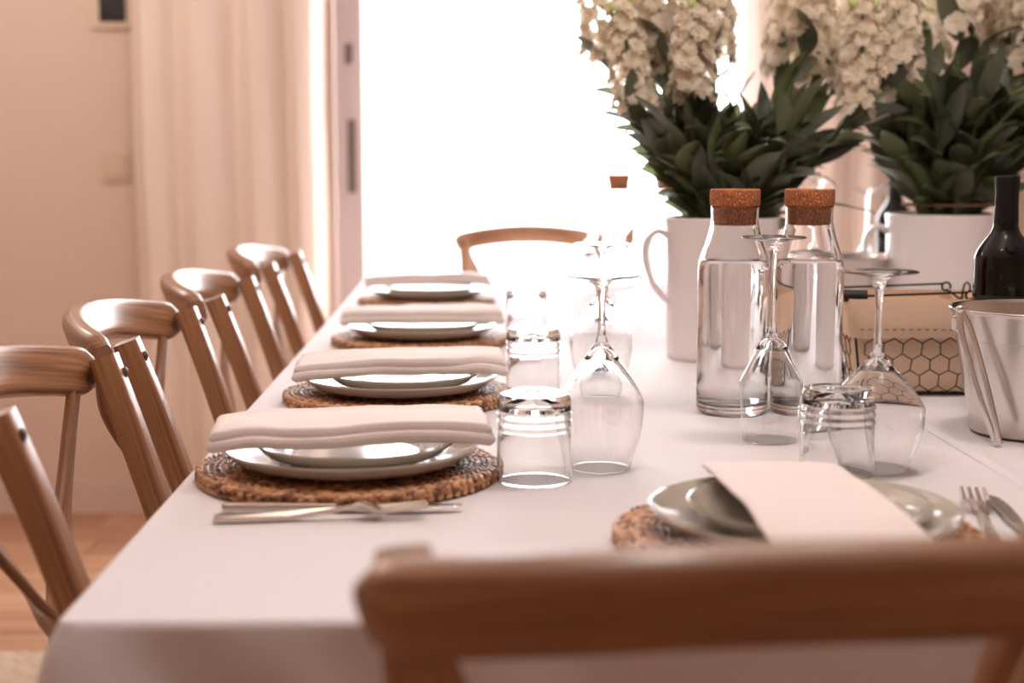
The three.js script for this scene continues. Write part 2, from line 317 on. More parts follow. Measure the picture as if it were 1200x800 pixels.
{
  const L = ['brown wooden cross-back chair on the long side, next to the head chair', 'brown wooden cross-back chair second on the long side from the head chair', 'brown wooden cross-back chair third on the long side from the head chair', 'brown wooden cross-back chair last on the long side, next to the curtain'];
  [[-0.107, -1.465, 0.0], [-0.115, -1.985, 0.0], [-0.11, -2.556, 0.02], [-0.118, -3.28, -0.03]].forEach(([x, z, a], i) => {
    const o = i ? dup(chair, [x, 0, z], Math.PI / 2 + a, L[i]) : chair; o.position.set(x, 0, z); o.rotation.y = Math.PI / 2 + a; o.userData.label = L[i];
  });
  dup(chair, [0.118, 0, -1.12], Math.PI + 0.10, 'brown cross-back chair tucked in at the table head, before the forward-pointing cutlery');
  dup(chair, [0.158, 0, -3.90], 0, 'cross-back chair at the far table end against the bright doorway');
}

// ---------------------------------------------------------------- place settings
// round woven mat: coils of plaited straw over a flat core
function makeMat(label) {
  const t = thing('woven_placemat', label, 'placemat', [0, TY, 0], 0, 'round woven placemats');
  part('core', lathe([[0, 0.001], [0.146, 0.001], [0.149, 0.005], [0.146, 0.009], [0, 0.009]], 48), strawMats[1], t);
  const strand = new THREE.SphereGeometry(1, 6, 4), lists = [[], [], []];
  const add = (r, y, phi, L, tilt, k, th = 0.0034) => {
    const m = new THREE.Matrix4().makeTranslation(r * Math.cos(phi), y, r * Math.sin(phi)).multiply(new THREE.Matrix4().makeRotationY(-phi)).multiply(new THREE.Matrix4().makeRotationFromEuler(new THREE.Euler(0, tilt, rr(-0.15, 0.15)))).multiply(new THREE.Matrix4().makeScale(th, th * 0.95, L / 2));
    lists[k].push(strand.clone().applyMatrix4(m));
  };
  for (let i = 0; i < 13; i++) {
    const r = 0.148 - i * 0.0124; if (r < 0.05) break;
    const n = Math.round(Math.PI * 2 * r / 0.0105);
    for (let k = 0; k < n; k++) {
      const phi = (k + 0.5 * (i % 2)) / n * Math.PI * 2 + rr(-0.004, 0.004);
      for (const s of [-1, 1]) add(r + s * 0.0030, 0.0112 + rr(-0.0006, 0.0006), phi + (s > 0 ? 0.5 / n * Math.PI * 2 : 0), 0.0150, s * 0.55, Math.floor(rnd() * 3));
    }
  }
  const nO = 86;
  for (let k = 0; k < nO; k++) for (const [y, s] of [[0.0035, 1], [0.0082, -1]]) add(0.1515, y, (k + (s > 0 ? 0 : 0.5)) / nO * Math.PI * 2, 0.0155, s * 0.45, Math.floor(rnd() * 3), 0.0036);
  lists.forEach((l, k) => { const o = part('plait', mergeGeometries(l), strawMats[k], t); o.userData.kind = 'stuff'; });
  return t;
}
function plateGeo(R, h, y0) {
  const p = smooth([[0, 0.0050], [R * 0.55, 0.0052], [R * 0.72, 0.0075], [R * 0.88, h * 0.62], [R, h]], 26);
  const q = smooth([[R + 0.0012, h - 0.002], [R * 0.9, h * 0.62 - 0.005], [R * 0.74, 0.0028], [R * 0.62, 0.0008]], 20);
  return lathe([...p, [R + 0.0014, h + 0.0006], ...q, [R * 0.58, 0], [0, 0.0012]].reverse(), 72);
}
const bigPlateG = plateGeo(0.128, 0.021), smallPlateG = plateGeo(0.100, 0.018);
const ringG = (R, w, y) => new THREE.TorusGeometry(R, w, 8, 72).rotateX(Math.PI / 2).translate(0, y, 0);
// napkin folded lengthwise; long axis x
function napkinGeo(L, D, wav, sd, droop, thick = 0.0085) {
  const slabs = [];
  for (const [k, dz, dl] of [[0, 0, 0], [1, -0.004, -0.006]]) {
    const nL = 60, m = 28, pos = [], uv = [], idx = [], T = thick;
    for (let i = 0; i <= nL; i++) {
      const u = i / nL, x = (u - 0.5) * (L + dl), e = Math.min(1, Math.min(u, 1 - u) / 0.012);
      for (let j = 0; j <= m; j++) {
        const a = j / m * Math.PI * 2, c = Math.cos(a), s = Math.sin(a);
        const z = Math.sign(c) * Math.abs(c) ** 0.32 * D / 2 + dz + 0.004 * N(x * 14 + sd, 3.3 + k);
        const bulge = 1 + 0.9 * Math.max(0, (z / (D / 2))) ** 3 * (k ? 1 : 0.7);
        const y = T / 2 + Math.sign(s) * Math.abs(s) ** 0.6 * T / 2 * bulge * (0.35 + 0.65 * e) + k * T * 0.93;
        const wave = wav * (N(x * 9 + sd, z * 6 + 1.3) + 0.5 * N(x * 22 + sd, z * 14)) * (0.6 + 0.8 * Math.max(0, z / D + 0.5)) + 0.0022 * Math.sin(z * 95 + sd + 2 * N(x * 4, sd));
        const dr = -droop * Math.max(0, Math.abs(x) - 0.085) ** 1.5 * 6;
        pos.push(x, y + wave + dr, z); uv.push(x * 1.0, z + k);
      }
    }
    for (let i = 0; i < nL; i++) for (let j = 0; j < m; j++) { const a = i * (m + 1) + j, b = a + m + 1; idx.push(a, a + 1, b, b, a + 1, b + 1); }
    for (const [i, f] of [[0, 1], [nL, -1]]) for (let j = 1; j < m - 1; j++) { const o = i * (m + 1); f > 0 ? idx.push(o, o + j + 1, o + j) : idx.push(o, o + j, o + j + 1); }
    const g = new THREE.BufferGeometry(); g.setAttribute('position', new THREE.Float32BufferAttribute(pos, 3)); g.setAttribute('uv', new THREE.Float32BufferAttribute(uv, 2)); g.setIndex(idx); g.computeVertexNormals(); slabs.push(g);
  }
  return mergeGeometries(slabs);
}
// cutlery, long axis x, tip towards +x
function forkGeo() {
  const s = new THREE.Shape();
  s.moveTo(0, -0.0045); s.quadraticCurveTo(0.002, -0.0065, 0.02, -0.006); s.lineTo(0.07, -0.0038); s.lineTo(0.118, -0.0028); s.quadraticCurveTo(0.132, -0.004, 0.136, -0.0105); s.lineTo(0.146, -0.0122);
  const w = 0.0244 / 7;
  for (let k = 0; k < 4; k++) { const y = -0.0122 + k * 2 * w; s.lineTo(0.190, y + 0.0006); s.lineTo(0.1915, y + w / 2); s.lineTo(0.190, y + w - 0.0006); if (k < 3) { s.lineTo(0.150, y + w); s.lineTo(0.150, y + 2 * w); } }
  s.lineTo(0.146, 0.0122); s.lineTo(0.136, 0.0105); s.quadraticCurveTo(0.132, 0.004, 0.118, 0.0028); s.lineTo(0.07, 0.0038); s.lineTo(0.02, 0.006); s.quadraticCurveTo(0.002, 0.0065, 0, 0.0045);
  const g = new THREE.ExtrudeGeometry(s, { depth: 0.0014, bevelEnabled: true, bevelSize: 0.0006, bevelThickness: 0.0007, bevelSegments: 2, curveSegments: 6 }).rotateX(-Math.PI / 2);
  const p = g.attributes.position;
  for (let i = 0; i < p.count; i++) {
    const x = p.getX(i); let y = p.getY(i) * (x < 0.1 ? 1.9 : 1);
    const bend = x < 0.09 ? 0.001 : x < 0.135 ? 0.001 + 0.010 * Math.sin((x - 0.09) / 0.045 * Math.PI / 2) ** 2 : 0.011 - 0.0085 * Math.sin(Math.min(1, (x - 0.135) / 0.03) * Math.PI / 2) + 0.007 * Math.max(0, (x - 0.165) / 0.026) ** 1.4;
    p.setY(i, y + bend);
  }
  g.computeVertexNormals(); return g;
}
function knifeParts() {
  const h = sweep(crv([0, 0.0048, 0], [0.01, 0.0048, 0], [0.06, 0.0045, 0], [0.105, 0.0042, 0]), 14, (u) => [0.0125 - 0.004 * u - 0.005 * Math.max(0, 0.06 - u) / 0.06, 0.0085 - 0.002 * u], () => V(0, 0, 1), 2.6, 12);
  const s = new THREE.Shape(); s.moveTo(0.104, -0.004); s.lineTo(0.122, -0.0062); s.quadraticCurveTo(0.19, -0.0115, 0.214, -0.0065); s.quadraticCurveTo(0.222, -0.002, 0.221, 0.003); s.lineTo(0.122, 0.0052); s.lineTo(0.104, 0.004);
  const b = new THREE.ExtrudeGeometry(s, { depth: 0.0012, bevelEnabled: true, bevelSize: 0.0005, bevelThickness: 0.0004, bevelSegments: 1 }).rotateX(-Math.PI / 2).translate(0, 0.0035, 0);
  return [h, b];
}
const forkG = forkGeo(), [knifeHandleG, knifeBladeG] = knifeParts();
const matProto = makeMat('');
const napG = [0, 1, 2, 3].map((k) => napkinGeo(0.284, 0.110, 0.0045, k * 5.3 + 1.1, 0.05, 0.0105)), napFront = napkinGeo(0.30, 0.120, 0.0025, 31.7, 0.05, 0.006);
const order = ['first', 'second', 'third', 'last'];
function setting(i, x, z, turn, frontal, words) {
  const matL = `round brown woven straw placemat ${words}`;
  const m = i ? dup(matProto, [x, TY, z], rr(0, 6), matL) : matProto; m.position.set(x, TY, z); m.userData.label = matL;
  const y = TY + 0.0142, px = x + (frontal ? 0.004 : 0.004), pz = z + 0.008;
  const bp = thing('dinner_plate', `large grey-beige dinner plate ${words}`, 'plate', [px, y, pz], 0, 'dinner plates');
  part('dish', bigPlateG, plateMat, bp); part('foot_ring', ringG(0.079, 0.0016, 0.0015), plateFoot, bp);
  const sp = thing('side_plate', `smaller grey-beige upper plate ${words}`, 'plate', [px + 0.004, y + 0.0078, pz + 0.002], 0, 'smaller stacked plates');
  part('dish', smallPlateG, plateMat, sp); part('foot_ring', ringG(0.06, 0.0016, 0.0012), plateFoot, sp);
  const nap = single('napkin', frontal ? napFront : napG[i % 4], napkinMat, frontal ? 'pale pink folded linen napkin laid across the plates before the head chair' : `pink linen napkin folded across the plates ${words}`, 'napkin', [px, y + (frontal ? 0.0275 : 0.0295), pz + (frontal ? 0.03 : 0)], turn, 'folded napkins');
  if (!frontal) nap.rotation.z = 0.02;
}
const P = [[409, 557], [467, 468], [492, 402], [500, 355]].map(([a, b]) => table(a, b, TY));
const where = ['on the long side next to the head chair', 'at the second long-side place from the head', 'at the third long-side place from the head', 'at the last long-side place, by the doorway'];
P.forEach((p, i) => setting(i, p.x, p.z, [0.09, 0.04, 0.07, 0.03][i], false, where[i]));
setting(4, 0.272, -1.228, Math.PI / 2 + 0.03, true, 'at the head of the table');
const setLabel = ['on bare cloth between the head chair and the first straw mat', 'between the first and second straw mats from the head', 'between the second and third straw mats from the head', 'between the third and last straw mats from the head'];
function cutlery(fx, fz, ft, kx, kz, kt, words) {
  single('fork', forkG, cutlerySteel, `steel table fork ${words}`, 'fork', [fx, TY + 0.001, fz], ft, 'forks');
  const k = thing('knife', `steel table knife ${words}`, 'knife', [kx, TY + 0.0008, kz], kt, 'knives');
  part('handle', knifeHandleG, cutlerySteel, k); part('blade', knifeBladeG, steel, k);
}
cutlery(-0.234, -1.318, 0.10, -0.233, -1.356, 0.012, setLabel[0]);
cutlery(-0.222, -1.835, 0.05, -0.222, -1.865, 0.01, setLabel[1]);
cutlery(-0.215, -2.395, 0.04, -0.215, -2.425, 0.01, setLabel[2]);
cutlery(-0.215, -3.08, 0.04, -0.215, -3.11, 0.01, setLabel[3]);
cutlery(0.435, -1.205, Math.PI / 2 - 0.22, 0.468, -1.165, Math.PI / 2 - 0.1, 'beside the head plate, pointing at the jugs');

// ---------------------------------------------------------------- glassware
function glassPiece(pts, seg = 56) { return lathe(pts, seg); }
// built upright, then turned over: the foot is on top
function wineGlass(name, label, H, footR, bowlR, rimR, bowlH, p, group) {
  const t = thing(name, label, 'wine glass', p, 0, group), yb = H - bowlH;
  const foot = [[0, 0.0022], [footR * 0.5, 0.0016], [footR - 0.003, 0], [footR, 0.0009], [footR - 0.0008, 0.0022], [footR * 0.6, 0.0042], [footR * 0.3, 0.0068], [0.0075, 0.0115], [0.0052, 0.019]];
  const stem = smooth([[0.0052, 0.019], [0.004, 0.035], [0.0036, 0.05], [0.0036, yb - 0.025], [0.0044, yb - 0.010], [0.0072, yb]], 24);
  const outer = smooth([[0.0072, yb], [0.017, yb + bowlH * 0.10], [bowlR * 0.70, yb + bowlH * 0.26], [bowlR * 0.96, yb + bowlH * 0.42], [bowlR, yb + bowlH * 0.5], [bowlR * 0.95, yb + bowlH * 0.7], [rimR + 0.001, H - 0.006], [rimR, H]], 44);
  // the cup wall: thick by the stem, thinning out to the rim
  const last = outer.length - 1;
  const inner = outer.map(([r, y], i) => { const f = i / last, th = 0.0044 * Math.max(0, 1 - f / 0.45) ** 1.6 + 0.0008; return [Math.max(0, r - th * (f < 0.15 ? 1.5 : 1)), i === last ? y - 0.0001 : y + th * 0.7 * Math.max(0, 1 - f / 0.5)]; }).filter(([r], i) => r > 0.001).reverse();
  const cup = [...outer, ...inner, [0, inner[inner.length - 1][1] - 0.0002]];
  const flip = (pts) => pts.map(([r, y]) => [Math.max(0, r), H - y]).reverse();
  part('foot', glassPiece(flip(foot)), glassMat, t); part('stem', glassPiece(flip(stem), 24), glassMat, t);
  part('bowl', glassPiece(flip(cup)), glassMat, t);
  return t;
}
const at = (px, py) => { const p = table(px, py, TY); return [p.x, TY + 0.0003, p.z]; };
const W1 = wineGlass('wine_glass', 'upturned wine glass beside the tumbler of the long-side place next to the head', 0.2045, 0.0395, 0.0445, 0.0315, 0.132, at(704, 548), 'upturned wine glasses');
dup(W1, at(704, 452), 0, 'upturned wine glass beside the tumbler of the second long-side place from the head'); dup(W1, at(697, 377), 0, 'upturned wine glass beside the tumbler of the third long-side place from the head');
dup(W1, at(692, 343), 0, 'upturned wine glass beside the tumbler of the last long-side place by the doorway');
wineGlass('wine_glass', 'wide upturned wine glass in front of the wire basket', 0.209, 0.0405, 0.0505, 0.036, 0.121, at(1024, 549), 'upturned wine glasses');
wineGlass('wine_glass', 'tall slender upturned wine glass in front of the cork-stoppered carafes', 0.236, 0.0372, 0.0365, 0.0315, 0.122, at(902, 515), 'upturned wine glasses');
wineGlass('wine_glass', 'upturned tall glass behind the carafes, under the long leaf', 0.272, 0.034, 0.033, 0.028, 0.13, at(957, 343), 'upturned wine glasses');
wineGlass('wine_glass', 'upturned tall glass beside the rear wine bottle', 0.252, 0.034, 0.033, 0.028, 0.12, at(1012, 346), 'upturned wine glasses');
function tumbler(label, p) {
  const t = thing('tumbler', label, 'tumbler', p, 0, 'upturned tumblers');
  const R = 0.0382, r0 = 0.0372, H = 0.089;
  const body = [[R, 0], [R + 0.0002, 0.002], [R, 0.02]], rib = (y) => [[0, y - 0.0028], [0.0011, y - 0.001], [0.0011, y + 0.001], [0, y + 0.0028]].map(([d, yy]) => [R - (R - r0) * yy / H + d, yy]);
  const out = [...body, ...rib(0.054), ...rib(0.062), ...rib(0.070), [r0 + 0.0002, 0.083], [r0 - 0.002, H - 0.0008], [r0 - 0.005, H], [0, H - 0.0006]];
  const inn = [[0, H - 0.013], [r0 - 0.009, H - 0.0135], [r0 - 0.004, H - 0.017], [R - 0.0027, 0.04], [R - 0.0022, 0.0004], [R, 0]];
  part('wall', lathe(inn.slice(2).concat(out.slice(1, -3)), 64), glassMat, t);
  part('base', lathe([...out.slice(-4), ...inn.slice(0, 3)], 64), glassMat, t);
  return t;
}
const TB = tumbler('upturned ribbed tumbler beside the mat of the long-side place next to the head', at(626, 562));
dup(TB, at(625, 458), 0, 'upturned ribbed tumbler beside the mat of the second long-side place from the head'); dup(TB, at(617, 395), 0, 'upturned ribbed tumbler beside the mat of the third long-side place from the head');
dup(TB, at(606, 350), 0, 'upturned ribbed tumbler beside the mat of the last long-side place by the doorway'); dup(TB, at(980, 553), 0, 'upturned ribbed tumbler behind the plates at the table head');

function carafe(label, p) {
  const t = thing('carafe', label, 'carafe', p, 0, 'cork-stoppered water carafes');
  const R = 0.0455;
  const outer = [[0, 0.003], [R * 0.6, 0.001], [R - 0.007, 0], [R - 0.002, 0.0025], [R, 0.008], ...smooth([[R, 0.02], [R, 0.1], [R, 0.18], [R - 0.002, 0.198], [R - 0.009, 0.217], [0.0315, 0.236], [0.0300, 0.246], [0.0302, 0.263]], 40), [0.0305, 0.2645]];
  const inner = [[0.0288, 0.2645], [0.0284, 0.262], ...smooth([[0.0280, 0.246], [0.0294, 0.2355], [R - 0.0111, 0.217], [R - 0.0042, 0.198], [R - 0.0022, 0.18], [R - 0.0022, 0.1], [R - 0.0022, 0.022]], 36), [R - 0.005, 0.013], [R * 0.6, 0.011], [0, 0.012]];
  part('glass_body', lathe([...outer, ...inner], 72), glassMat, t);
  const wl = 0.196, wr = R - 0.0017;
  part('water', lathe([[0, 0.0113], [R * 0.6, 0.0104], [R - 0.0046, 0.0124], [wr, 0.022], [wr, 0.178], [wr - 0.001, wl - 0.004], [wr - 0.0028, wl], [0, wl]], 72), waterMat, t, 'clear water filling the carafe');
  part('cork_stopper', lathe([[0, 0.240], [0.0255, 0.240], [0.0268, 0.2415], [0.0279, 0.263], [0.0318, 0.2655], [0.0318, 0.2838], [0.0308, 0.2855], [0, 0.2858]], 40), corkMat, t, 'brown cork stopper');
  return t;
}
const CA = carafe('water carafe with cork stopper in front of the first flower jug', at(857, 482));
dup(CA, at(943, 481), 0, 'water carafe with cork stopper between the flower jug and the wire basket');
dup(CA, at(724, 332), 0, 'distant water carafe with cork stopper against the bright doorway');
dup(CA, at(779, 330), 0, 'distant water carafe half hidden behind the first flower jug');

// ---------------------------------------------------------------- jugs
function jug(label, p, turn) {
  const t = thing('flower_jug', label, 'jug', p, turn, 'white flower jugs');
  const H = 0.230;
  const o = smooth([[0.084, 0.0], [0.0865, 0.004], [0.0875, 0.02], [0.0895, 0.12], [0.0915, 0.2], [0.0935, 0.222], [0.0945, 0.2275]], 36), i = smooth([[0.0915, 0.2285], [0.0885, 0.2], [0.0855, 0.1], [0.082, 0.012], [0.07, 0.008]], 30);
  part('body', lathe([[0, 0.0], ...o, [0.0935, H], ...i, [0, 0.008]], 72), ceramic, t);
  const c = crv([-0.088, 0.198, 0], [-0.106, 0.207, 0], [-0.124, 0.194, 0], [-0.1275, 0.165, 0], [-0.117, 0.13, 0], [-0.100, 0.104, 0], [-0.0865, 0.092, 0]);
  part('handle', sweep(c, 30, (u) => [0.022 - 0.006 * u, 0.0105], () => V(0, 0, 1), 2.6, 14), ceramic, t);
  return t;
}
const J1 = [0.404, TY + 0.0003, -2.43], J2 = [0.805, TY + 0.0003, -2.56];
const j = jug('white ceramic jug of flowers behind the carafes', J1, 0.12);
dup(j, J2, -0.1, 'white ceramic jug of flowers behind the wire basket');

// ---------------------------------------------------------------- stock flowers
function leafGeo(L, W, curl, sd) {
  return sheet(4, 7, (u, v) => {
    const s = (u - 0.5) * 2, w = W / 2 * Math.sin(Math.PI * Math.min(1, 0.06 + v * 0.94) ** 0.8) ** 0.8 * (v < 0.999 ? 1 : 0.05);
    return [s * w, L * (v - curl * 0.35 * v * v * v) , -curl * L * 0.75 * v * v + 0.18 * Math.abs(s) * w + 0.05 * W * Math.sin(v * 9 + sd) * s];
  });
}
const leafG = [[0.130, 0.040, 0.30, 1], [0.110, 0.044, 0.55, 2], [0.14, 0.034, 0.15, 3], [0.095, 0.038, 0.75, 4], [0.120, 0.048, 0.42, 5]].map((a) => leafGeo(...a));
function floretGeo(sd, R) {
  const gs = [];
  for (const [n, r, up, off] of [[6, 1, 0.15, 0], [6, 0.85, 0.6, 0.5], [5, 0.6, 1.25, 0.2], [3, 0.35, 1.9, 0.7]]) for (let k = 0; k < n; k++) {
    const a = (k + off) / n * Math.PI * 2 + 0.3 * N(k * 3.1 + sd, n), w = R * 0.72 * (0.8 + 0.4 * Math.abs(N(k * 1.7, sd))), L = R * r;
    gs.push(sheet(4, 3, (u, v) => {
      const s = (u - 0.5) * 2, ww = w * (0.25 + 0.75 * Math.sin(Math.PI * 0.5 * Math.min(1, v * 1.25))) * 0.55, ruff = R * 0.42 * v * N(u * 6.3 + k * 2 + sd, v * 4, n);
      const rad = L * v * Math.cos(up * v * 0.6) * (1 - 0.12 * s * s), h = L * v * Math.sin(up * 0.62) + ruff + R * 0.1 * n / 6;
      return [rad * Math.cos(a) - s * ww * Math.sin(a), h, rad * Math.sin(a) + s * ww * Math.cos(a)];
    }));
  }
  return mergeGeometries(gs);
}
const floretG = [1.3, 4.7, 9.1, 13.9].map((s, i) => floretGeo(s, [0.0215, 0.019, 0.0225, 0.018][i]));
const budG = new THREE.SphereGeometry(0.0055, 8, 6).scale(1, 1.6, 1);
const upY = V(0, 1, 0);
function addLeaf(t, p, dir, k, sc, mi) {
  const o = part('leaf', leafG[k], leafMats[mi], t); o.position.copy(p); o.scale.setScalar(sc);
  const y = dir.clone().normalize(), x = new THREE.Vector3().crossVectors(y, upY); if (x.lengthSq() < 0.01) x.set(1, 0, 0); x.normalize();
  const z = new THREE.Vector3().crossVectors(x, y); o.quaternion.setFromRotationMatrix(new THREE.Matrix4().makeBasis(x, y, z)); o.rotateY(rr(-1.2, 1.2));   // curls down and outwards
  return o;
}
// one stem: from inside the jug mouth through base to tip; florets between base and tip
function flowerStem(label, jugP, dx, dy, dz, tipx, len, group, nF = 24, nL = 9, buds = 5, fr = 0.030) {
  const m = V(jugP[0], jugP[1] + 0.23, jugP[2]), f = Math.min(1, Math.hypot(dx, dz) / 0.22), a = Math.atan2(dz, dx);
  const p0 = m.clone().add(V(-Math.cos(a) * 0.03 * f, -0.17, -Math.sin(a) * 0.03 * f)), p1 = m.clone().add(V(Math.cos(a) * 0.055 * f, 0.0, Math.sin(a) * 0.055 * f));
  const p2 = m.clone().add(V(dx, dy, dz)), p3 = p2.clone().add(V(tipx, len, dz * 0.25));
  const t = new THREE.Group(); t.name = numbered('stock_flower'); t.position.copy(p0); t.userData = { label, category: 'flower', group }; scene.add(t);
  const cv = new THREE.CatmullRomCurve3([p0, p1, p2, p3].map((q) => q.clone().sub(p0)));
  part('stem', new THREE.TubeGeometry(cv, 20, 0.0032, 6), stemMat, t);
  // find parameter where the florets begin
  let tb = 0.6; for (let u = 0.2; u < 1; u += 0.01) if (cv.getPoint(u).y + p0.y > p2.y) { tb = u; break; }
  nF = Math.round(nF * 1.75);
  for (let i = 0; i < nF; i++) {
    const v = i / nF, u = tb + (1 - tb) * v, p = cv.getPoint(u), ph = i * 2.39996 + rr(-0.3, 0.3), r = fr * (1 - 0.5 * v * v), d = V(Math.cos(ph), 0.35 + 0.5 * v, Math.sin(ph)).normalize();
    const o = part('floret', floretG[i % 4], petalMat, t); o.position.copy(p).addScaledVector(V(Math.cos(ph), 0.1, Math.sin(ph)), r * rr(0.7, 1.0));
    o.quaternion.setFromUnitVectors(upY, d); o.rotateY(rr(0, 6)); o.scale.setScalar(rr(0.85, 1.12) * (1 - 0.3 * v));
  }
  for (let i = 0; i < buds; i++) { const p = cv.getPoint(1), o = part('bud', budG, budMat, t); o.position.copy(p).add(V(rr(-0.02, 0.02), rr(-0.05, 0.014), rr(-0.02, 0.02))); o.rotation.set(rr(-0.5, 0.5), 0, rr(-0.5, 0.5)); }
  for (let i = 0; i < nL; i++) {
    const u = 0.36 * tb + (tb * 1.0 - 0.36 * tb) * (i + rr(0, 0.8)) / nL, p = cv.getPoint(Math.min(0.95, u)), ph = i * 2.4 + rr(-0.5, 0.5);
    const tan = cv.getTangent(Math.min(0.95, u)), d = tan.clone().multiplyScalar(rr(0.8, 1.5)).add(V(Math.cos(ph) + dx * 2, 0.1, Math.sin(ph) + dz * 2).multiplyScalar(0.48));
    addLeaf(t, p, d, Math.floor(rnd() * 5), rr(0.72, 1.05), Math.floor(rnd() * 4));
  }
  return t;
}
const g1 = 'stock flowers in the jug behind the carafes', g2 = 'stock flowers in the jug behind the wire basket';
const l1 = 'white stock flower stem in the jug behind the carafes', l2 = 'white double stock flower stem with dark leaves in the jug behind the wire basket';
for (const a of [
  [-0.140, 0.168, 0.03, -0.03, 0.17, 24], [-0.095, 0.215, -0.05, -0.02, 0.17, 24], [-0.060, 0.185, 0.06, 0.0, 0.19, 26], [-0.185, 0.245, -0.02, -0.03, 0.13, 15], [-0.020, 0.25, 0.02, 0.0, 0.18, 24], [-0.10, 0.275, 0.0, -0.01, 0.16, 22], [-0.035, 0.235, -0.08, 0.01, 0.18, 22], [-0.13, 0.25, -0.07, -0.02, 0.16, 20],
  [0.095, 0.225, 0.0, 0.0, 0.17, 22], [0.155, 0.215, -0.04, 0.0, 0.17, 24], [0.195, 0.168, 0.05, 0.01, 0.18, 26], [0.240, 0.195, -0.02, 0.01, 0.18, 24], [0.265, 0.23, 0.02, 0.01, 0.15, 22], [0.225, 0.285, -0.06, 0.0, 0.14, 20], [0.12, 0.29, 0.06, 0.0, 0.14, 18]]) flowerStem(a[0] < 0.05 ? l1 + ', before the bright doorway' : l1 + ', leaning to the other jug', J1, a[0], a[1], a[2], a[3], a[4], g1, a[5], 7, 8);
for (const a of [
  [0.075, 0.27, 0.0, 0.0, 0.16, 24], [0.125, 0.25, 0.05, 0.0, 0.18, 26], [0.165, 0.28, -0.04, 0.02, 0.16, 24], [0.20, 0.26, 0.02, 0.02, 0.16, 24], [-0.025, 0.275, -0.03, -0.01, 0.09, 7], [0.04, 0.33, 0.05, 0.0, 0.14, 18], [0.11, 0.34, -0.06, 0.0, 0.14, 18], [0.23, 0.31, 0.0, 0.02, 0.14, 18], [0.0, 0.30, 0.07, 0, 0.13, 12]]) flowerStem(l2, J2, a[0], a[1], a[2], a[3], a[4], g2, a[5], 10, 8);
// leafy stems without blossom fill the bunches
function leafyStem(label, jugP, dx, dy, dz, group, nL) {
  const m = V(jugP[0], jugP[1] + 0.23, jugP[2]), a = Math.atan2(dz, dx), f = Math.min(1, Math.hypot(dx, dz) / 0.16);
  const p0 = m.clone().add(V(-Math.cos(a) * 0.03 * f, -0.16, -Math.sin(a) * 0.03 * f)), p1 = m.clone().add(V(Math.cos(a) * 0.06 * f, 0, Math.sin(a) * 0.06 * f)), p2 = m.clone().add(V(dx, dy, dz));
  const t = new THREE.Group(); t.name = numbered('leafy_stem'); t.position.copy(p0); t.userData = { label, category: 'stem', group }; scene.add(t);
  const cv = new THREE.CatmullRomCurve3([p0, p1, p2].map((q) => q.clone().sub(p0)));
  part('stem', new THREE.TubeGeometry(cv, 12, 0.003, 6), stemMat, t);
  for (let i = 0; i < nL; i++) {
    const u = 0.5 + 0.48 * (i + rr(0, 0.9)) / nL, p = cv.getPoint(u), tan = cv.getTangent(u), ph = i * 2.4 + rr(-0.5, 0.5);
    addLeaf(t, p, tan.clone().multiplyScalar(rr(0.9, 1.7)).add(V(Math.cos(ph) + dx * 2, 0.15, Math.sin(ph) + dz * 2).multiplyScalar(0.55)), Math.floor(rnd() * 5), rr(0.75, 1.05), Math.floor(rnd() * 4));
  }
  return t;
}
for (const [jp, lab, gr] of [[J1, 'dark green leafy stem without blossom in the jug behind the carafes', 'leafy stems in the jug behind the carafes'], [J2, 'dark green leafy stem without blossom in the jug behind the wire basket', 'leafy stems in the jug behind the wire basket']]) {
  const far = jp === J2, sh = far ? 0.035 : 0, n = far ? 22 : 17;
  for (let k = 0; k < n; k++) { const ph = k * 2.4, r = 0.03 + (far ? 0.125 : 0.11) * Math.sqrt((k + 0.5) / n); leafyStem(lab, jp, r * Math.cos(ph) + sh, 0.10 + 0.06 * rnd() + (far ? 0.03 + 0.08 * rnd() : 0), r * 0.8 * Math.sin(ph), gr, far ? 13 : 10); }
}
{ // long leaves hanging clear of the bunches
  const t = leafyStem('dark green stem with one long leaf reaching sideways over the carafe corks', J1, 0.085, 0.03, 0.04, g1, 0);
  const o = addLeaf(t, V(0.118, 0.186, 0.05), V(1, -0.03, 0.05), 2, 1.02, 3); o.scale.set(0.9, 1.05, 1);
  const t2 = leafyStem('dark green stem with a long leaf reaching towards the other bunch', J2, -0.085, 0.085, 0.03, g2, 4);
  addLeaf(t2, V(-0.09, 0.24, 0.03), V(-1, 0.42, 0.05), 2, 0.85, 3);
}
// twine round the second bunch
single('twine', new THREE.TorusGeometry(0.078, 0.0022, 6, 48).rotateX(Math.PI / 2).scale(1, 1, 0.9), std({ color: new THREE.Color(0.22, 0.10, 0.06), roughness: 0.9 }), 'brown twine tied round the stems above the rear jug', 'twine', [J2[0] + 0.012, J2[1] + 0.245, J2[2]]);

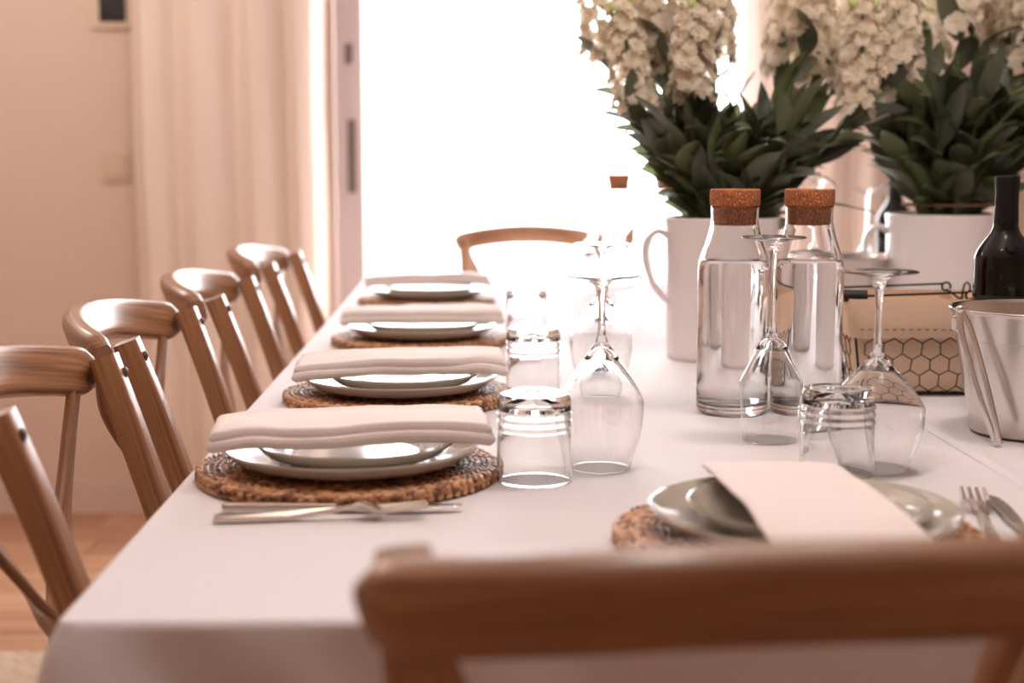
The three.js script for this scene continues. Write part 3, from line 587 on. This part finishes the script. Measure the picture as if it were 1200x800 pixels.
// ---------------------------------------------------------------- bottles
function bottle(label, p, turn, seal) {
  const t = thing('wine_bottle', label, 'bottle', p, turn, 'dark wine bottles');
  part('glass', lathe([[0, 0.012], [0.02, 0.006], [0.034, 0], [0.037, 0.003], [0.0378, 0.01], ...smooth([[0.0378, 0.02], [0.0378, 0.1], [0.0378, 0.186], [0.0355, 0.205], [0.026, 0.221], [0.0175, 0.233], [0.0150, 0.246], [0.0142, 0.26]], 40), [0.0140, 0.288], [0, 0.289]], 64), bottleMat, t);
  part('capsule', lathe([[0.0152, 0.238], [0.0154, 0.2465], [0.0146, 0.262], [0.0143, 0.285], [0.0152, 0.288], [0.0152, 0.3], [0.0140, 0.3025], [0, 0.303]], 40), foilMat, t, 'matt black foil capsule');
  const lb = part('label', new THREE.CylinderGeometry(0.0381, 0.0381, 0.095, 40, 1, true, -1.15, 2.3).translate(0, 0.105, 0), std({ color: new THREE.Color(0.012, 0.01, 0.012), roughness: 0.6, side: THREE.DoubleSide }), t, 'black paper label with a thin outline');
  const bar = (y, a0, a1) => new THREE.CylinderGeometry(0.0383, 0.0383, 0.0007, 30, 1, true, a0, a1 - a0).translate(0, y, 0), ver = (a) => bx(0.0007, 0.083, 0.0004, 0, 0.105, 0.0384).rotateY(a);
  part('label_outline', mergeGeometries([bar(0.1465, -1.0, 1.0), bar(0.0635, -1.0, 1.0)]), std({ color: new THREE.Color(0.3, 0.2, 0.13), roughness: 0.5, side: THREE.DoubleSide }), lb);
  part('label_outline', mergeGeometries([ver(-1), ver(1)]), std({ color: new THREE.Color(0.3, 0.2, 0.13), roughness: 0.5 }), lb);
  if (seal) {
    const g = [new THREE.TorusGeometry(0.0085, 0.0007, 6, 28), new THREE.TorusGeometry(0.0055, 0.0005, 6, 24)];
    for (let k = 0; k < 10; k++) g.push(new THREE.SphereGeometry(0.0009, 6, 4).translate(0.007 * Math.cos(k * 0.628), 0.007 * Math.sin(k * 0.628), 0));
    const o = part('embossed_seal', mergeGeometries(g), bottleMat, t, 'round seal raised in the shoulder glass'); o.position.set(0, 0.2135, 0.0312); o.rotation.x = -0.95;
  }
  return t;
}
bottle('black wine bottle standing behind the steel ice bucket', [0.676, TY + 0.0003, -1.885], -0.06, true);
bottle('black wine bottle standing behind the second flower jug handle', [0.905, TY + 0.0003, -3.2], -0.2, false);

// ---------------------------------------------------------------- steel buckets and tongs
function bucket(label, p, sc = 1) {
  const t = thing('ice_bucket', label, 'bucket', p, 0, 'steel ice buckets');
  const H = 0.148, a = 0.074, b = 0.1;
  part('body', lathe([[0, 0.002], [a - 0.004, 0], [a, 0.004], [a + 0.0195, 0.112], [a + 0.0203, 0.1135], [a + 0.0197, 0.115], [b - 0.0005, H - 0.004], [b + 0.0018, H - 0.003], [b + 0.0025, H - 0.0006], [b + 0.0015, H + 0.001], [b - 0.001, H], [b - 0.002, H - 0.005], [a - 0.002, 0.006], [0, 0.005]], 96), brushed, t);
  part('rim', ringG(b + 0.0012, 0.0021, H), steel, t);
  for (const s of [-1, 1]) part('ear', rbx(0.007, 0.018, 0.022, 0.003, s * 0.098, 0.130, 0), steel, t);
  t.scale.setScalar(sc); return t;
}
const BK = [0.668, TY + 0.0003, -1.74];
bucket('shiny steel ice bucket in front of the wine bottle', BK);
bucket('steel bucket behind the carafe, half hidden by the jug handle', [0.635, TY + 0.0003, -2.62], 1.03);
{
  const t = thing('ice_tongs', 'steel ice tongs leaning against the outside of the ice bucket', 'tongs', [0, 0, 0]);
  const top = V(0.5605, TY + 0.152, -1.70), bot = V(0.594, TY + 0.004, -1.655);
  for (const s of [-1, 1]) part('arm', sweep(new THREE.CatmullRomCurve3([top.clone().add(V(0, 0, 0)), top.clone().lerp(bot, 0.12).add(V(s * 0.004, 0, s * 0.003)), top.clone().lerp(bot, 0.6).add(V(s * 0.0048, 0, s * 0.004)), bot.clone().add(V(s * 0.0018, 0, s * 0.002))]), 20, (u) => [0.0075, 0.0022], () => V(1, 0.2, 1), 4, 10), steel, t);
  part('claw', rbx(0.009, 0.006, 0.008, 0.002, bot.x, bot.y + 0.001, bot.z), steel, t);
  part('hinge', new THREE.SphereGeometry(0.005, 12, 8).translate(top.x, top.y, top.z), steel, t);
}

// ---------------------------------------------------------------- wire basket
{
  const t = thing('wire_basket', 'black wire basket with chicken-wire sides and a tan cloth liner', 'basket', [0.613, TY, -2.075], -0.04);
  const H = 0.122, top = [0.098, 0.072], bot = [0.080, 0.056];                 // half sizes
  const lerp = (f) => [bot[0] + (top[0] - bot[0]) * f, bot[1] + (top[1] - bot[1]) * f];
  const ringAt = (f, off = 0, r = 0.016, n = 6) => { const [a, b] = lerp(f), A = a + off, B = b + off, o = []; for (const [sx, sz, a0] of [[1, 1, 0], [-1, 1, 1], [-1, -1, 2], [1, -1, 3]]) for (let k = 0; k <= n; k++) { const q = (a0 + k / n) * Math.PI / 2; o.push([sx * (A - r) + r * Math.cos(q), sz * (B - r) + r * Math.sin(q)]); } return o; };
  const loop = (f, off, y) => ringAt(f, off).map(([x, z]) => V(x, y, z));
  // liner bag, slightly lumpy, with a cuff folded over the rim
  const ring = (f, off) => { const o = ringAt(f, off); o.push(o[0]); return o; };
  const nR = ring(0, 0).length - 1;
  part('liner', sheet(nR, 16, (u, v) => { const f = v, [x, z] = ring(f, -0.004)[Math.round(u * nR)], w = 1 + 0.02 * N(u * 9, v * 4); return [x * w, 0.006 + f * (H + 0.006), z * w]; }, (u, v) => [u * 0.6, v * 0.13]), linerMat, t, 'tan cloth liner'); linerMat.side = THREE.DoubleSide;
  part('liner_floor', bx(0.150, 0.003, 0.104, 0, 0.007, 0), linerMat, t);
  part('cuff', sheet(nR, 8, (u, v) => { const f = 1 - 0.34 * v, [x, z] = ring(f, 0.0035 + 0.003 * Math.sin(Math.PI * v))[Math.round(u * nR)], w = 1 + 0.012 * N(u * 14, v * 2); return [x * w, H + 0.013 * Math.cos(v * Math.PI * 0.5) ** 4 - v * (0.040 + 0.003 * N(u * 12, 5)) , z * w]; }, (u, v) => [u * 0.6, v * 0.05]), linerMat, t, 'folded-over cuff of the liner');
  // stitches on the front cuff
  const st = []; for (let k = 0; k < 16; k++) st.push(bx(0.005, 0.0011, 0.0011, -0.083 + k * 0.011, 0.0935, lerp(0.75)[1] + 0.0078));
  part('stitching', mergeGeometries(st), std({ color: 0x6b4a30, roughness: 0.9 }), t);
  part('top_wire', tube(loop(1, 0.0016, H), 0.0019, 120, 6, true), blackWire, t);
  part('base_wire', tube(loop(0, 0.0025, 0.003), 0.0019, 120, 6, true), blackWire, t);
  for (const sx of [-1, 1]) for (const sz of [-1, 1]) part('corner_wire', tube([V(sx * (bot[0] - 0.002), 0.003, sz * (bot[1] - 0.002)), V(sx * (top[0] - 0.003), H, sz * (top[1] - 0.003))], 0.0018, 4, 6), blackWire, t);
  // hexagonal chicken wire on the four sides
  const wires = [], S = 0.0148, seg = (P0, P1) => wires.push(tube([P0, P1], 0.00085, 1, 5));
  const side = (half, place) => {
    const rowsN = 6, colsN = Math.ceil(half * 2 / (S * 1.732)) + 2;
    const ok = (q) => Math.abs(q[0]) <= half * (0.84 + 0.16 * q[1] / H) && q[1] >= 0.002 && q[1] <= 0.088;
    const drawn = new Set();
    for (let r = -1; r < rowsN + 2; r++) for (let c = -colsN; c < colsN; c++) {
      const cx = (c + (r % 2 ? 0.5 : 0)) * S * 1.732, cy = r * S * 1.5;
      const vs = [0, 1, 2, 3, 4, 5].map((k) => { const a = Math.PI / 6 + k * Math.PI / 3; return [cx + S * Math.cos(a), cy + S * Math.sin(a)]; });
      for (let k = 0; k < 6; k++) {
        const A = vs[k], B = vs[(k + 1) % 6], key = [A, B].map((q) => q.map((z) => Math.round(z * 2e3)).join()).sort().join('|');
        if (drawn.has(key)) continue; drawn.add(key);
        if (ok(A) && ok(B)) { const j = (q) => [q[0] + 0.0018 * N(q[0] * 90, q[1] * 90), q[1] + 0.0018 * N(q[0] * 90, q[1] * 90, 8)]; seg(place(...j(A)), place(...j(B))); }
      }
    }
  };
  const zf = (y, s) => s * (bot[1] + (top[1] - bot[1]) * y / H + 0.0042), xf = (y, s) => s * (bot[0] + (top[0] - bot[0]) * y / H + 0.0042);
  for (const s of [-1, 1]) { side(top[0] - 0.004, (x, y) => V(x, y, zf(y, s))); side(top[1] - 0.004, (x, y) => V(xf(y, s), y, x)); }
  part('chicken_wire', mergeGeometries(wires), blackWire, t, 'hexagonal chicken wire');
  const baseW = []; for (let k = 0; k < 9; k++) baseW.push(tube([V(-0.078 + k * 0.0195, 0.003, -0.055), V(-0.072 + k * 0.018, 0.003, 0.055)], 0.001, 2, 5)); part('base_mesh', mergeGeometries(baseW), blackWire, t);
  // two bail handles folded down over the rim, one with a black grip
  for (const s of [-1, 1]) {
    const z = s * 0.060, y = H + 0.013 + (s > 0 ? 0.004 : 0.006);
    const lo = (x) => { const l = []; for (let k = 0; k <= 10; k++) { const a = k / 10 * Math.PI * 1.75 - 0.6; l.push(V(x + 0.006 * Math.cos(a), y + 0.006 * Math.sin(a), z)); } return l; };
    const h = part('bail_handle', mergeGeometries([tube([V(-0.1, y - 0.002, z), V(0.06, y + 0.004, z)], 0.0016, 6, 6), tube(lo(0.066), 0.0016, 20, 6), tube([V(0.066, y - 0.004, z), V(0.088, H, z)], 0.0016, 4, 6)]), blackWire, t);
    if (s > 0) part('grip', new THREE.CylinderGeometry(0.0085, 0.0085, 0.034, 16).rotateZ(Math.PI / 2 - 0.03).translate(-0.092, y - 0.001, z), gripMat, h, 'black wooden grip');
    part('hook', tube([V(0.088, H, z), V(0.094, y + 0.006, z), V(0.1, y + 0.002, z), V(0.098, H, z)], 0.0015, 12, 6), blackWire, h);
  }
}

shade(scene);
renderer.render(scene, camera);
